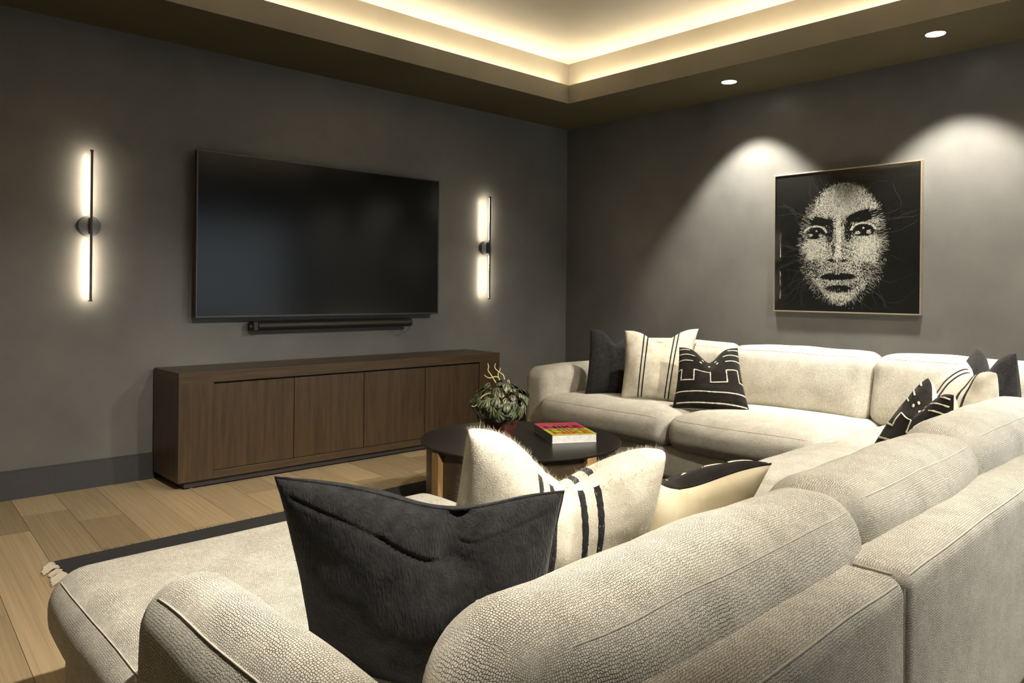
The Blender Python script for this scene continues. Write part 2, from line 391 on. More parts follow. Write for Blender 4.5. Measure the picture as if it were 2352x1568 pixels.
# ------------------------------------------------------------------ wall sconces
def sconce(x, z, label):
    s = empty('wall_sconce', (x, YL, z), label=label, cat='wall light', group='linear wall sconces beside the television')
    def lathe_y(prof, n=40):
        mb = MB().lathe(prof, n); mb.v = [(a, -c, bq) for a, bq, c in mb.v]; return mb
    lathe_y([(.056, 0), (.060, .003), (.060, .030), (.057, .034)]).build('back_plate', M['metal'], s)
    mb = MB().bbox((-.0055, -.078, -.424), (.0055, -.064, .424), .002)
    rod = mb.build('rod', M['metal'], s)
    for sg in (-1, 1):
        MB().bbox((-.009, -.081, sg * .424 - .004), (.009, -.061, sg * .424 + .004), .002).build('end_cap', M['metal'], rod)
    MB().bbox((-.006, -.066, -.046), (.006, -.036, .046), .002).build('bracket', M['metal'], s)
    for sg in (-1, 1):
        a, bq = sorted((sg * .066, sg * .415))
        MB().quad((-.0045, -.0635, a), (-.0045, -.0635, bq), (.0045, -.0635, bq), (.0045, -.0635, a)).build('light_strip', M['led'], s)
sconce(1.192, 1.497, 'tall linear wall sconce left of the television')
sconce(4.19, 1.507, 'tall linear wall sconce between television and room corner')

# ------------------------------------------------------------------ television + soundbar
tv = empty('television', (2.70, YL - .09, .965), label='large flat black television mounted on the dark wall', cat='television')
W2, TH_ = .935, 1.04
MB().bbox((-W2, -.004, .004), (W2, .022, TH_ - .004), .003).build('rear_cover', M['plastic'], tv)
fr = MB(); e = .010
fr.bbox((-W2, -.012, 0), (W2, -.004, e + .004), .002); fr.bbox((-W2, -.012, TH_ - e), (W2, -.004, TH_), .002); fr.bbox((-W2, -.012, e), (-W2 + e, -.004, TH_ - e), .002); fr.bbox((W2 - e, -.012, e), (W2, -.004, TH_ - e), .002)
fr.build('bezel', M['tvframe'], tv)
MB().box((-W2 + e, -.0085, e), (W2 - e, -.005, TH_ - e)).build('screen', M['screen'], tv)
MB().bbox((-.35, .022, .3), (.35, .089, .75), .004).build('wall_mount', M['plastic'], tv)
sb = empty('soundbar', (2.77, YL - .075, .905), label='slim black soundbar mounted below the television', cat='soundbar')
prof = [(-.035 * math.cos(a) if True else 0, .030 * math.sin(a)) for a in np.linspace(-PI / 2, PI / 2, 12)]
sec = [(.035, -.030)] + [(p[0], p[1]) for p in prof] + [(.035, .030)]
n = len(sec); vv = []; ff = []
for X in (-.60, .615):
    vv += [(X, y, z) for y, z in sec]
for i in range(n): ff.append((i, (i + 1) % n, n + (i + 1) % n, n + i))
ff += [tuple(range(n)), tuple(reversed(range(n, 2 * n)))]
pyobj('grille', vv, ff, M['plastic'], sb)
MB().bbox((-.635, -.033, -.031), (-.6, .05, .031), .006).build('end_cap', M['plastic'], sb)
mb = MB().lathe([(.010, 0), (.010, .004)], 16); mb.v = [(-.637 - z, y, x) for x, y, z in mb.v]; mb.build('port', M['steel'], sb)
MB().box((-.3, .035, -.02), (.3, .0745, .02)).build('wall_bracket', M['plastic'], sb)
MB().tube([(.48 + .12 * t_, -.02 + .01 * math.sin(t_ * 3), -.03 - .045 * math.sin(PI * t_ ** 1.6)) for t_ in np.linspace(0, 1, 14)], .0025, 6).build('cable', M['cable'], sb, True)

# ------------------------------------------------------------------ media cabinet
cb = empty('media_cabinet', (1.55, 4.40, 0), label='long low dark walnut media cabinet with four doors under the television', cat='cabinet')
CW, CD, CZ0, CZ1 = 2.43, .41, .048, .670
d0, d1, dz0, dz1 = .20, 2.225, .092, .606
MB().bbox((0, 0, dz1), (CW, CD, CZ1), .002).build('top_panel', M['walnut_h'], cb)
MB().bbox((0, 0, CZ0), (d0, CD, dz1), .002).build('side_panel', M['walnut'], cb)
MB().bbox((d1, 0, CZ0), (CW, CD, dz1), .002).build('side_panel', M['walnut'], cb)
MB().bbox((d0, 0, CZ0), (d1, CD, dz0), .002).build('bottom_rail', M['walnut_h'], cb)
MB().box((d0, .05, dz0), (d1, CD, dz1)).build('carcass', M['plinth'], cb)
dw = (d1 - d0) / 4
for i in range(4):
    MB().bbox((d0 + i * dw + .002, .007, dz0 + .002), (d0 + (i + 1) * dw - .002, .03, dz1 - .011), .0015).build('door', M['walnut'], cb)
MB().box((.045, .03, .010), (CW - .045, CD - .02, CZ0)).build('plinth', M['plinth'], cb)
for x in (.09, CW - .09):
    for y in (.05, CD - .06): MB().lathe([(.012, 0), (.012, .005), (.006, .005), (.006, .011)], 14, (x, y, 0)).build('leveling_foot', M['steel'], cb)

# ------------------------------------------------------------------ rug
rg = empty('area_rug', (.77, 3.60, 0), math.radians(2.3), label='flat black area rug with cream fringe under the sofa and coffee table', cat='rug')
RL, RW = 3.35, 2.75
MB().bbox((0, -RW, .0005), (RL, 0, .014), .004).build('rug_field', M['rug'], rg)
tm = MB(); trg = random.Random(3)
for k in range(5):
    a = trg.uniform(-.5, .5); L = trg.uniform(.045, .06)
    tm.tube([(0, 0, .010), (-.4 * L, a * .3 * L, .016), (-.75 * L, a * .7 * L, .009), (-L, a * L, .005)], [.0028, .0032, .003, .002], 5)
tmesh = bpy.data.meshes.new('tassel'); tmesh.from_pydata(tm.v, [], tm.f); tmesh.materials.append(M['tassel'])
for i in range(70):
    o = bpy.data.objects.new('tassel', tmesh); o.location = (0, -.012 - i * .019, 0); o.rotation_euler.z = trg.uniform(-.5, .5); o.scale = (trg.uniform(.8, 1.3),) * 3; link(o, rg)
fz = MB()
for i in range(500):
    x = trg.uniform(.02, 2.3); L = trg.uniform(.008, .028); dx = trg.uniform(-.02, .02); z = trg.uniform(.004, .014)
    fz.add([(x - .0008, -.002, z), (x + .0008, -.002, z), (x + dx, L * .7, z + trg.uniform(0, .012))], [(0, 1, 2)])
tag(fz.build('edge_fuzz', M['rug'], rg), kind='stuff')

# ------------------------------------------------------------------ coffee table
TC = (2.697, 2.815); TZ = .40; TR = .510
ct = empty('coffee_table', (TC[0], TC[1], .014), label='round black coffee table with golden wood posts set into its drum', cat='table')
tz = TZ - .014
MB().lathe([(TR - .003, tz - .011), (TR, tz - .009), (TR, tz - .002), (TR - .002, tz)], 96).build('table_top', M['tabletop'], ct)
MB().lathe([(TR - .030, .012), (TR - .030, tz - .012)], 96, cap0=False, cap1=False).build('drum', M['drum'], ct, True)
MB().lathe([(TR - .06, 0), (TR - .06, .014)], 64).build('base_plate', M['black'], ct)
for ang in (173.0, 267.0, 353.0, 87.0):
    a = math.radians(ang); mb = MB().bbox((TR - .055, -.030, 0), (TR - .004, .030, tz - .0125), .002)
    o = mb.build('post', M['post'], ct, rot=(0, 0, a))

# ------------------------------------------------------------------ sectional sofa
SO = (4.3, 1.0, 0)
sofa = empty('sectional_sofa', SO, label='large cream boucle sectional sofa with chaise wrapping the coffee table', cat='sofa')
def C(name, lo, hi, r, **kw): return cushion(name, lo, hi, r, sofa, origin=SO, **kw)
# near run: pivoted a touch towards the tv wall
NR = math.radians(1.6); NP = Vector((.44, .525))
def nearify(o):
    p = o.location + Vector(SO); d = Vector((p.x, p.y)) - NP
    d = Vector((d.x * math.cos(NR) - d.y * math.sin(NR), d.x * math.sin(NR) + d.y * math.cos(NR))) + NP
    o.location = Vector((d.x, d.y, p.z)) - Vector(SO); o.rotation_euler.z += NR
    return o
# bases
C('base', (.48, .55, .045), (1.63, 2.14, .262), .03, n=6, amp=.002)
nearify(C('base', (1.635, .55, .045), (3.80, 1.60, .262), .03, n=6, amp=.002))
C('base', (3.765, .72, .045), (4.93, 3.90, .235), .03, n=6, amp=.002)
# back frames
for x0, x1 in ((.44, 1.585), (1.59, 3.25), (3.255, 4.90)):
    nearify(C('back_frame', (x0, .525, .045), (x1, .675, .605), .035, crown=(0, .006, .010), n=(14, 4, 8), seams=((1, -1), (2, 1)), seed=x0))
for y0, y1 in ((.66, 2.25), (2.255, 3.93)):
    C('back_frame', (4.80, y0, .045), (4.95, y1, .605), .035, crown=(.006, 0, .010), n=(4, 14, 8), seed=y0)
# arms
C('arm', (.425, .62, .045), (.590, 1.43, .640), .078, crown=(.012, .02, .030), n=(8, 14, 10), seams=((0, -1), (1, 1)), amp=.006, sc=4, seed=2)
C('arm', (3.80, 3.71, .045), (4.82, 3.95, .605), .075, crown=(.01, .012, .02), n=(14, 8, 10), seams=((0, -1),), amp=.004, seed=5)
# seat cushions
C('seat_cushion', (.455, .72, .245), (1.66, 2.22, .445), .085, crown=(.02, .03, .022), n=(14, 18, 6), seams=((2, 1), (2, -1)), amp=.006, sc=4, seed=1)
nearify(C('seat_cushion', (1.67, .72, .245), (2.72, 1.63, .435), .075, crown=(.01, .03, .03), n=12, seams=((2, 1),), seed=3))
nearify(C('seat_cushion', (2.73, .72, .245), (3.72, 1.63, .435), .075, crown=(.01, .03, .03), n=12, seams=((2, 1),), seed=4))
for y0, y1, s in ((.85, 1.72, 6), (1.725, 2.665, 7), (2.67, 3.735, 8)):
    C('seat_cushion', (3.725, y0, .225), (4.62, y1, .425), .075, crown=(.03, .012, .032), n=(12, 14, 6), seams=((2, 1), (2, -1)), amp=.005, sc=4, seed=s)
# back cushions
def lean_y(k):
    def f(q, H):
        t = (q[2] + H[2]) / (2 * H[2]); return [q[0], q[1] - k * t, q[2]]
    return f
def lean_x(k):
    def f(q, H):
        t = (q[2] + H[2]) / (2 * H[2]); return [q[0] + k * t, q[1], q[2]]
    return f
nearify(C('back_cushion', (.675, .685, .41), (1.76, .93, .705), .10, crown=(.05, .045, .012), n=(18, 10, 10), seams=((1, -1), (1, 1)), amp=.008, sc=5, seed=11, extra=lean_y(.03)))
nearify(C('back_cushion', (1.70, .69, .41), (2.68, .93, .715), .085, crown=(.03, .035, .012), n=(16, 10, 10), seams=((1, -1), (1, 1)), amp=.008, sc=5, seed=12, extra=lean_y(.03)))
nearify(C('back_cushion', (2.66, .69, .41), (3.70, .93, .735), .085, crown=(.03, .035, .012), n=(16, 10, 10), seams=((1, -1), (1, 1)), amp=.008, sc=5, seed=13, extra=lean_y(.03)))
for y0, y1, s in ((.93, 1.80, 14), (1.81, 2.745, 15), (2.75, 3.70, 16)):
    C('back_cushion', (4.46, y0, .40), (4.72, y1, .80), .075, crown=(.04, .012, .015), n=(10, 16, 10), seams=((0, -1),), amp=.008, sc=5, seed=s, extra=lean_x(.09))
for x, y in ((.55, .65), (1.5, 2.0), (.55, 2.0), (3.9, 3.8), (4.85, 3.8), (4.8, .75), (2.6, .65)):
    MB().lathe([(.022, .0145), (.026, .046)], 16, (x - SO[0], y - SO[1], 0)).build('foot', M['black'], sofa)

# ------------------------------------------------------------------ throw pillows
class Pillow:
    """TL, TR, BL, BR as seen by a viewer in front; front bulges towards that viewer"""
    def __init__(s, TL, TR, BL, BR, T=.075, pin=.07, chop=.10, cw=.42, crease=.02, seed=0, amp=.006, cu=0.0, ex=.4, grooves=()):
        s.c = [Vector(p) for p in (TL, TR, BL, BR)]; s.T = T; s.pin = pin; s.chop = chop; s.cw = cw; s.crease = crease; s.seed = seed; s.amp = amp; s.cu = cu; s.ex = ex; s.gr = grooves
        TL, TR, BL, BR = s.c
        s.A = ((TR - TL) + (BR - BL)) / 2; s.B = ((TL - BL) + (TR - BR)) / 2
        s.n = s.A.cross(s.B).normalized()             # towards the viewer
        s.base = (BL + BR) / 2
    def P(s, u, v, side, off=0.0):
        w = 1 - s.pin * (1 - v * v) * u * u; h = 1 - s.pin * (1 - u * u) * v * v
        U, V = u * w, v * h; a, b = (U + 1) / 2, (V + 1) / 2
        TL, TR, BL, BR = s.c
        p = TL * (1 - a) * b + TR * a * b + BL * (1 - a) * (1 - b) + BR * a * (1 - b)
        k = ((v + 1) / 2); g = math.exp(-((u - s.cu) / s.cw) ** 2)
        p = p - s.B.normalized() * s.chop * g * k ** 2.2
        prof = (max(0, 1 - u * u) * max(0, 1 - v * v)) ** s.ex
        t = s.T * prof * (1 - .35 * g * k ** 3) * (1 + .25 * (1 - k))
        t -= s.crease * math.exp(-(abs(u - s.cu) / .13)) * k ** 2 * prof ** .5
        nv = mnoise.noise(Vector((u * 2.2 + s.seed, v * 2.2, side * 3.1 + s.seed)))
        t += s.amp * nv * prof * 2
        if side > 0:
            for (u0, v0), (u1, v1), dep, wid in s.gr:
                dx, dy = u1 - u0, v1 - v0; q = max(0, min(1, ((u - u0) * dx + (v - v0) * dy) / (dx * dx + dy * dy)))
                dd = math.hypot(u - u0 - q * dx, v - v0 - q * dy); t -= dep * math.exp(-(dd / wid) ** 2) * min(1, prof * 2.5)
        return p + s.n * (side * t + side * off)
    def build(s, name, mats, n=44, seam=None, **kw):
        root = empty(name, s.base, **kw); o0 = s.base
        def sheet(side):
            v = []; f = []
            for j in range(n + 1):
                for i in range(n + 1):
                    uu = -math.cos(PI * i / n); vv = -math.cos(PI * j / n)
                    uu = .6 * uu + .4 * (2 * i / n - 1); vv = .6 * vv + .4 * (2 * j / n - 1)
                    v.append(s.P(uu, vv, side) - o0)
            for j in range(n):
                for i in range(n):
                    q = (j * (n + 1) + i, j * (n + 1) + i + 1, (j + 1) * (n + 1) + i + 1, (j + 1) * (n + 1) + i)
                    f.append(q if side > 0 else tuple(reversed(q)))
            return v, f
        if mats[0] == mats[1]:
            v1, f1 = sheet(1); v2, f2 = sheet(-1); k = len(v1)
            pyobj('cover', v1 + v2, f1 + [tuple(i + k for i in t) for t in f2], M[mats[0]], root, True)
        else:
            pyobj('front_panel', *sheet(1), M[mats[0]], root, True); pyobj('back_panel', *sheet(-1), M[mats[1]], root, True)
        if seam:
            loop = [s.P(t, -1, 1) - o0 for t in np.linspace(-1, 1, 24)[:-1]] + [s.P(1, t, 1) - o0 for t in np.linspace(-1, 1, 24)[:-1]] + [s.P(t, 1, 1) - o0 for t in np.linspace(1, -1, 24)[:-1]] + [s.P(-1, t, 1) - o0 for t in np.linspace(1, -1, 24)[:-1]]
            MB().tube(loop, .0028, 6, True).build('seam', M[seam], root, True)
        s.root = root; return root
    def ribbon(s, pts, width, mat, name, side=1, off=.0015, wob_=0.0):
        """pts in (u,v); a narrow raised band lying on the cover"""
        Q = []
        for (u0, v0), (u1, v1) in zip(pts, pts[1:]):
            L = max(2, int(math.hypot(u1 - u0, v1 - v0) / .03)); Q += [(u0 + (u1 - u0) * i / L, v0 + (v1 - v0) * i / L) for i in range(L)]
        Q.append(pts[-1]); lv = []; f = []; rr = random.Random(len(pts) * 17 + int(s.seed * 10))
        wu, wv = width / (s.A.length / 2), width / (s.B.length / 2)
        for i, (u, v) in enumerate(Q):
            a = Q[max(0, i - 1)]; bq = Q[min(len(Q) - 1, i + 1)]; d = Vector((bq[0] - a[0], bq[1] - a[1]))
            if d.length < 1e-6: d = Vector((1, 0))
            d.normalize(); nx, ny = -d.y, d.x; j = 1 + rr.uniform(-wob_, wob_)
            for sg, of in ((-.5, 0), (-.35, off), (.35, off), (.5, 0)):
                uu = max(-1, min(1, u + nx * wu * sg * j)); vv = max(-1, min(1, v + ny * wv * sg * j))
                lv.append(s.P(uu, vv, side, .0004 + of) - s.base)
        for i in range(len(Q) - 1):
            for k in range(3): f.append((i * 4 + k, i * 4 + k + 1, i * 4 + k + 5, i * 4 + k + 4))
        return pyobj(name, lv, f, M[mat], s.root, True)
    def dot(s, u, v, r, mat, side=1):
        pts = [s.P(u + r * math.cos(a) / (s.A.length / 2), v + r * math.sin(a) / (s.B.length / 2), side, .001) - s.base for a in np.linspace(0, 2 * PI, 11)[:-1]]
        pts.append(s.P(u, v, side, .004) - s.base)
        pyobj('stitched_dot', pts, [(i, (i + 1) % 10, 10) for i in range(10)], M[mat], s.root, True)
    def fuzz(s, count, L, mat, seed=0):
        rr = random.Random(seed + 5); mb = MB(); w = .00016
        for i in range(count):
            u, v = rr.uniform(-1, 1), rr.uniform(-1, 1); side = rr.choice((-1, 1))
            if rr.random() < .4:
                if rr.random() < .6: v = rr.choice((1, 1, -1)) * rr.uniform(.93, 1)
                else: u = rr.choice((-1, 1)) * rr.uniform(.93, 1)
            p = s.P(u, v, side) - s.base; e_ = .02
            n_ = (s.P(u, v, side, .01) - s.P(u, v, side)).normalized()
            out = (s.A.normalized() * u * abs(u) ** 6 + s.B.normalized() * v * abs(v) ** 6)
            d = (n_ * .6 + out * 1.4 + Vector((rr.uniform(-1, 1), rr.uniform(-1, 1), rr.uniform(-.9, .7))) * .9).normalized()
            l = L * rr.uniform(.35, 1.2); side_v = d.cross(Vector((.3, .5, .8))).normalized() * w; bend = Vector((rr.uniform(-1, 1), rr.uniform(-1, 1), rr.uniform(-1, 1))) * l * .45
            q = [p, p + d * l * .5 + bend * .3, p + d * l + bend]
            mb.add([q[0] - side_v, q[0] + side_v, q[1] + side_v, q[1] - side_v, q[2]], [(0, 1, 2, 3), (3, 2, 4)])
        tag(mb.build('wool_fuzz', M[mat], s.root), kind='stuff')

def mudcloth(P, side=1):
    F = -side if False else 1
    y = .0075
    P.ribbon([(-.98, .86), (-.62, .86)], y, 'yarn', 'embroidered_line', side, .003, .25); P.ribbon([(.62, .86), (.98, .86)], y, 'yarn', 'embroidered_line', side, .003, .25)
    P.ribbon([(-.98, .66), (-.44, .66)], y, 'yarn', 'embroidered_line', side, .003, .25); P.ribbon([(.44, .66), (.98, .66)], y, 'yarn', 'embroidered_line', side, .003, .25)
    P.ribbon([(-.98, .44), (-.50, .44)], y, 'yarn', 'embroidered_line', side, .003, .25); P.ribbon([(.50, .44), (.98, .44)], y, 'yarn', 'embroidered_line', side, .003, .25)
    P.ribbon([(-.98, .12), (-.86, .12), (-.86, -.22), (-.46, -.22), (-.46, .14), (.02, .14), (.02, -.24), (.50, -.24), (.50, .14), (.86, .14), (.86, -.24), (.98, -.24)], y, 'yarn', 'embroidered_line', side, .003, .25)
    P.ribbon([(-.98, -.58), (.98, -.58)], y, 'yarn', 'embroidered_line', side, .003, .25); P.ribbon([(-.9, -.9), (.95, -.9)], y, 'yarn', 'embroidered_line', side, .003, .25)
    for u, v in ((-.26, .50), (0, .50), (.25, .50), (-.20, .68), (.2, .66)): P.dot(u, v, .008, 'yarn', side)
def stripes(P, us, side=1, w=.011, mat='woolstripe'):
    for u in us: P.ribbon([(u, -.99), (u, .99)], w, mat, 'woven_stripe', side, .0022, .08)

p = Pillow((.600, 1.238, .83), (1.000, .931, .80), (.725, 1.325, .435), (.985, .965, .42), T=.085, pin=.06, chop=.035, crease=.0, seed=1.3, amp=.01, cu=.2, cw=.5, grooves=(((.26, .98), (.22, .52), .030, .10), ((.17, .36), (-.15, -.40), .009, .10), ((-.88, .88), (-.25, .70), .004, .022), ((-.25, .70), (.18, .44), .007, .022), ((.30, .66), (.92, .86), .003, .022)))
p.build('throw_pillow', ('char', 'char'), seam='char', n=96, label='large charcoal chenille pillow with dented top on the chaise', cat='pillow'); p.fuzz(900, .006, 'char', 1)
p = Pillow((1.031, 1.237, .86), (1.420, 1.011, .80), (1.09, 1.40, .44), (1.52, 1.19, .44), T=.115, pin=.03, chop=.12, cw=.5, crease=.045, seed=4.1, cu=.08, ex=.33)
p.build('throw_pillow', ('wool', 'wool'), n=80, label='fuzzy cream wool pillow with black stripe pairs behind the charcoal chaise pillow', cat='pillow', group='striped wool pillows')
stripes(p, (-.27, -.13, .19, .33), 1, .013); stripes(p, (-.27, -.13, .19, .33), -1, .013); p.fuzz(12000, .011, 'wool', 2)
p = Pillow((1.455, 1.185, .73), (1.865, .994, .71), (1.56, 1.45, .42), (1.99, 1.26, .42), T=.09, pin=.05, chop=.10, cw=.55, crease=.03, seed=6.2)
p.build('throw_pillow', ('creamback', 'mud'), seam='mud', n=44, label='mudcloth pillow showing its cream back above the near sofa back', cat='pillow', group='black mudcloth pillows')
mudcloth(p, -1)
p = Pillow((4.194, 3.66, .875), (4.60, 3.47, .895), (3.96, 3.50, .435), (4.20, 3.22, .435), T=.075, pin=.06, chop=.13, cw=.4, crease=.03, seed=2.2)
p.build('throw_pillow', ('char', 'char'), n=36, label='plain charcoal pillow against the far sofa arm', cat='pillow')
p = Pillow((4.175, 3.325, .885), (4.60, 3.01, .90), (3.996, 3.214, .435), (4.14, 2.81, .435), T=.085, pin=.06, chop=.10, cw=.45, crease=.02, seed=5.5)
p.build('throw_pillow', ('wool', 'wool'), n=40, label='cream pillow with two black stripe pairs in front of the far charcoal pillow', cat='pillow', group='striped wool pillows')
stripes(p, (-.45, -.34, .38, .49), 1, .009); p.fuzz(1500, .010, 'wool', 3)
p = Pillow((4.139, 2.852, .80), (4.40, 2.585, .80), (3.97, 2.784, .43), (4.153, 2.351, .43), T=.075, pin=.06, chop=.10, cw=.4, crease=.03, seed=7.7)
p.build('throw_pillow', ('mud', 'creamback'), n=40, label='black mudcloth pillow with white castle line in front of the far striped pillow', cat='pillow', group='black mudcloth pillows')
mudcloth(p, 1)
p = Pillow((3.52, 1.163, .80), (3.28, .99, .765), (3.44, 1.37, .455), (3.27, .98, .455), T=.07, pin=.05, chop=.07, cw=.4, crease=.03, seed=8.1)
p.build('throw_pillow', ('mud', 'creamback'), n=40, label='reclining black mudcloth pillow in the corner of the sofa at right', cat='pillow', group='black mudcloth pillows')
mudcloth(p, 1)
p = Pillow((4.35, 1.26, .82), (3.95, 1.02, .805), (3.98, 1.50, .43), (3.86, 1.00, .43), T=.085, pin=.05, chop=.05, cw=.5, crease=.02, seed=9.4)
p.build('throw_pillow', ('wool', 'wool'), n=40, label='grey-cream wool pillow behind the right-hand mudcloth pillow', cat='pillow', group='striped wool pillows')
stripes(p, (-.37, -.22, .34, .49), 1, .012); p.fuzz(1200, .010, 'wool', 4)
p = Pillow((4.59, 1.281, .87), (4.31, 1.03, .875), (4.33, 1.42, .43), (4.15, .96, .43), T=.07, pin=.05, chop=.10, cw=.4, crease=.02, seed=3.4)
p.build('throw_pillow', ('char', 'char'), n=36, label='dark brown-charcoal pillow rearmost in the right sofa corner', cat='pillow')

# ------------------------------------------------------------------ picture
pw, ph = 1.0, .985; PY, PZ = 2.253, 1.5145
pic = empty('framed_picture', (XR, PY, PZ), label='square framed black print of a face made of white splinters', cat='picture')
# local: y runs along the wall (left in view = +y), x into the room is negative
MB().box((-.026, -pw / 2 + .005, -ph / 2 + .005), (-.006, pw / 2 - .005, ph / 2 - .005)).build('print', M['print'], pic)
fr = MB(); w = .009
for a, bq in (((-.036, -pw / 2, -ph / 2), (-.001, pw / 2, -ph / 2 + w)), ((-.036, -pw / 2, ph / 2 - w), (-.001, pw / 2, ph / 2)), ((-.036, -pw / 2, -ph / 2 + w), (-.001, -pw / 2 + w, ph / 2 - w)), ((-.036, pw / 2 - w, -ph / 2 + w), (-.001, pw / 2, ph / 2 - w))):
    fr.bbox(a, bq, .0015)
fr.build('frame', M['silver'], pic)
MB().quad((-.032, pw / 2 - w, -ph / 2 + w), (-.032, -pw / 2 + w, -ph / 2 + w), (-.032, -pw / 2 + w, ph / 2 - w), (-.032, pw / 2 - w, ph / 2 - w)).build('glass_pane', M['glass'], pic)
def sm(a, bq, x): x = max(0, min(1, (x - a) / (bq - a))); return x * x * (3 - 2 * x)
def ell(s, t, cs, ct_, rs, rt_, rot=0):
    x, y = s - cs, t - ct_; c_, s_ = math.cos(rot), math.sin(rot); x, y = x * c_ + y * s_, -x * s_ + y * c_
    return math.sqrt((x / rs) ** 2 + (y / rt_) ** 2)
def face(s, t):
    hw = .285 if t < .5 else .285 * max(0, 1 - ((t - .5) / .45) ** 2.2) ** .72
    if t < .5: hw = .285 * math.sqrt(max(0, 1 - ((.5 - t) / .40) ** 2.6))
    cx = .487 - .02 * (t - .5)
    if hw <= 0: return 0
    an = math.atan2(t - .5, s - .487); hw *= 1 + .16 * mnoise.noise(Vector((math.cos(an) * 4, math.sin(an) * 4, 1.7))) + .08 * mnoise.noise(Vector((math.cos(an) * 13, math.sin(an) * 13, 5.7)))
    x = abs(s - cx) / hw
    d = 1 - sm(.80, 1.02, x)
    d *= .62
    # forehead, cheeks, nose, chin are dense
    d += .35 * (1 - sm(.3, 1.1, ell(s, t, .50, .25, .20, .13))) + .35 * (1 - sm(.3, 1.1, ell(s, t, .30, .56, .11, .13))) + .35 * (1 - sm(.3, 1.1, ell(s, t, .66, .56, .12, .14)))
    d += .5 * (1 - sm(.5, 1.1, ell(s, t, .470, .46, .020, .16))) + .4 * (1 - sm(.3, 1.1, ell(s, t, .47, .60, .04, .035))) + .3 * (1 - sm(.3, 1.1, ell(s, t, .48, .885, .10, .03)))
    # dark: brows, eye sockets, nostrils, lips, nose sides
    k = 1
    def dark(cs, c2, a, bq, rot=0, amt=.95):
        nonlocal k
        k *= 1 - amt * (1 - sm(.75, 1.1, ell(s, t, cs, c2, a, bq, rot)))
    dark(.315, .36, .105, .038, .10); dark(.635, .335, .125, .042, -.16)
    dark(.305, .432, .085, .052); dark(.635, .425, .092, .052)
    dark(.405, .42, .032, .10, 0, .75); dark(.535, .43, .028, .085, 0, .65)
    dark(.425, .635, .030, .013, .2, .85); dark(.510, .638, .026, .012, -.2, .7); dark(.435, .56, .012, .05, 0, .5)
    dark(.465, .752, .125, .021, 0, .9); dark(.40, .742, .055, .018, -.18, .8); dark(.535, .742, .06, .018, .16, .8)
    dark(.47, .832, .105, .026, 0, .9)
    dark(.295, .70, .05, .09, .4, .45); dark(.67, .72, .05, .09, -.4, .35)
    d *= k
    # light accents: lids, eye whites, lip edge
    def arc(cs, c2, a, bq, wd, lo, hi):
        ang = math.atan2(-(t - c2) / bq, (s - cs) / a); r_ = ell(s, t, cs, c2, a, bq)
        return 1.2 if abs(r_ - 1) < wd and lo < ang < hi else 0
    d = max(d, arc(.305, .445, .080, .055, .10, .1, 2.9), arc(.635, .438, .080, .055, .10, .1, 3.0))
    d = max(d, .8 * (1 - sm(.5, 1.2, ell(s, t, .275, .452, .018, .014))), .8 * (1 - sm(.5, 1.2, ell(s, t, .345, .455, .02, .012))), .8 * (1 - sm(.5, 1.2, ell(s, t, .60, .448, .02, .014))), .8 * (1 - sm(.5, 1.2, ell(s, t, .672, .445, .022, .014))))
    d = max(d, 1.0 * (1 - sm(.5, 1.2, ell(s, t, .315, .425, .008, .008))), 1.0 * (1 - sm(.5, 1.2, ell(s, t, .635, .418, .009, .009))))
    d = max(d, .62 * (1 - sm(.6, 1.2, ell(s, t, .467, .794, .10, .008))))
    return min(1, d)
fr_ = random.Random(21); st = MB(); th = MB()
def stroke(mb, s0, t0, ang, L, wd, x=-.0268):
    y = pw / 2 - s0 * pw; z = ph / 2 - t0 * ph; dx, dz = math.cos(ang) * L / 2, math.sin(ang) * L / 2; nx, nz = -math.sin(ang) * wd / 2, math.cos(ang) * wd / 2
    mb.add([(x, y - dx - nx, z - dz - nz), (x, y - dx + nx, z - dz + nz), (x, y + dx + nx * .5, z + dz + nz * .5), (x, y + dx - nx * .5, z + dz - nz * .5)], [(0, 1, 2, 3)])
cnt = 0
while cnt < 21000:
    s_, t_ = fr_.uniform(.1, .9), fr_.uniform(.08, .97)
    dd = face(s_, t_)
    if fr_.random() < dd ** 2.0:
        a0 = math.atan2(-(t_ - .5), -(s_ - .487)) + fr_.gauss(0, .9)
        stroke(st, s_, t_, a0, abs(fr_.gauss(.0045, .0035)) + .002, fr_.uniform(.0010, .0021), -.0268 - fr_.random() * .001); cnt += 1
for i in range(1500):                                   # splinters leaving the outline
    a = fr_.uniform(0, 2 * PI); R_ = fr_.uniform(.86, 1.10); s_ = .487 + .28 * R_ * math.cos(a); t_ = .52 + .39 * R_ * math.sin(a)
    stroke(th if fr_.random() < .35 else st, s_, t_, math.atan2(-math.sin(a), -math.cos(a)) + fr_.gauss(0, .25), fr_.uniform(.01, .035), .0009)
for i in range(70):
    a = fr_.uniform(0, 2 * PI); R_ = fr_.uniform(.85, 1.16); stroke(st, .487 + .28 * R_ * math.cos(a), .52 + .40 * R_ * math.sin(a), 0, .004, .004)
for i in range(46):                                    # long crack threads
    a = fr_.uniform(0, 2 * PI); s_ = .487 + .27 * math.cos(a); t_ = .52 + .38 * math.sin(a); h_ = a + fr_.gauss(0, .3)
    for k in range(fr_.randint(5, 15)):
        L = .03; ns, nt_ = s_ + L * math.cos(h_), t_ + L * math.sin(h_)
        if not (.02 < ns < .98 and .02 < nt_ < .98): break
        stroke(th, (s_ + ns) / 2, (t_ + nt_) / 2, math.atan2(-(nt_ - t_), -(ns - s_)), L * 1.02, .0016); s_, t_ = ns, nt_; h_ += fr_.gauss(0, .28)
tag(st.build('splinter_strokes', M['fleck'], pic), kind='stuff'); tag(th.build('splinter_threads', M['thread'], pic), kind='stuff')

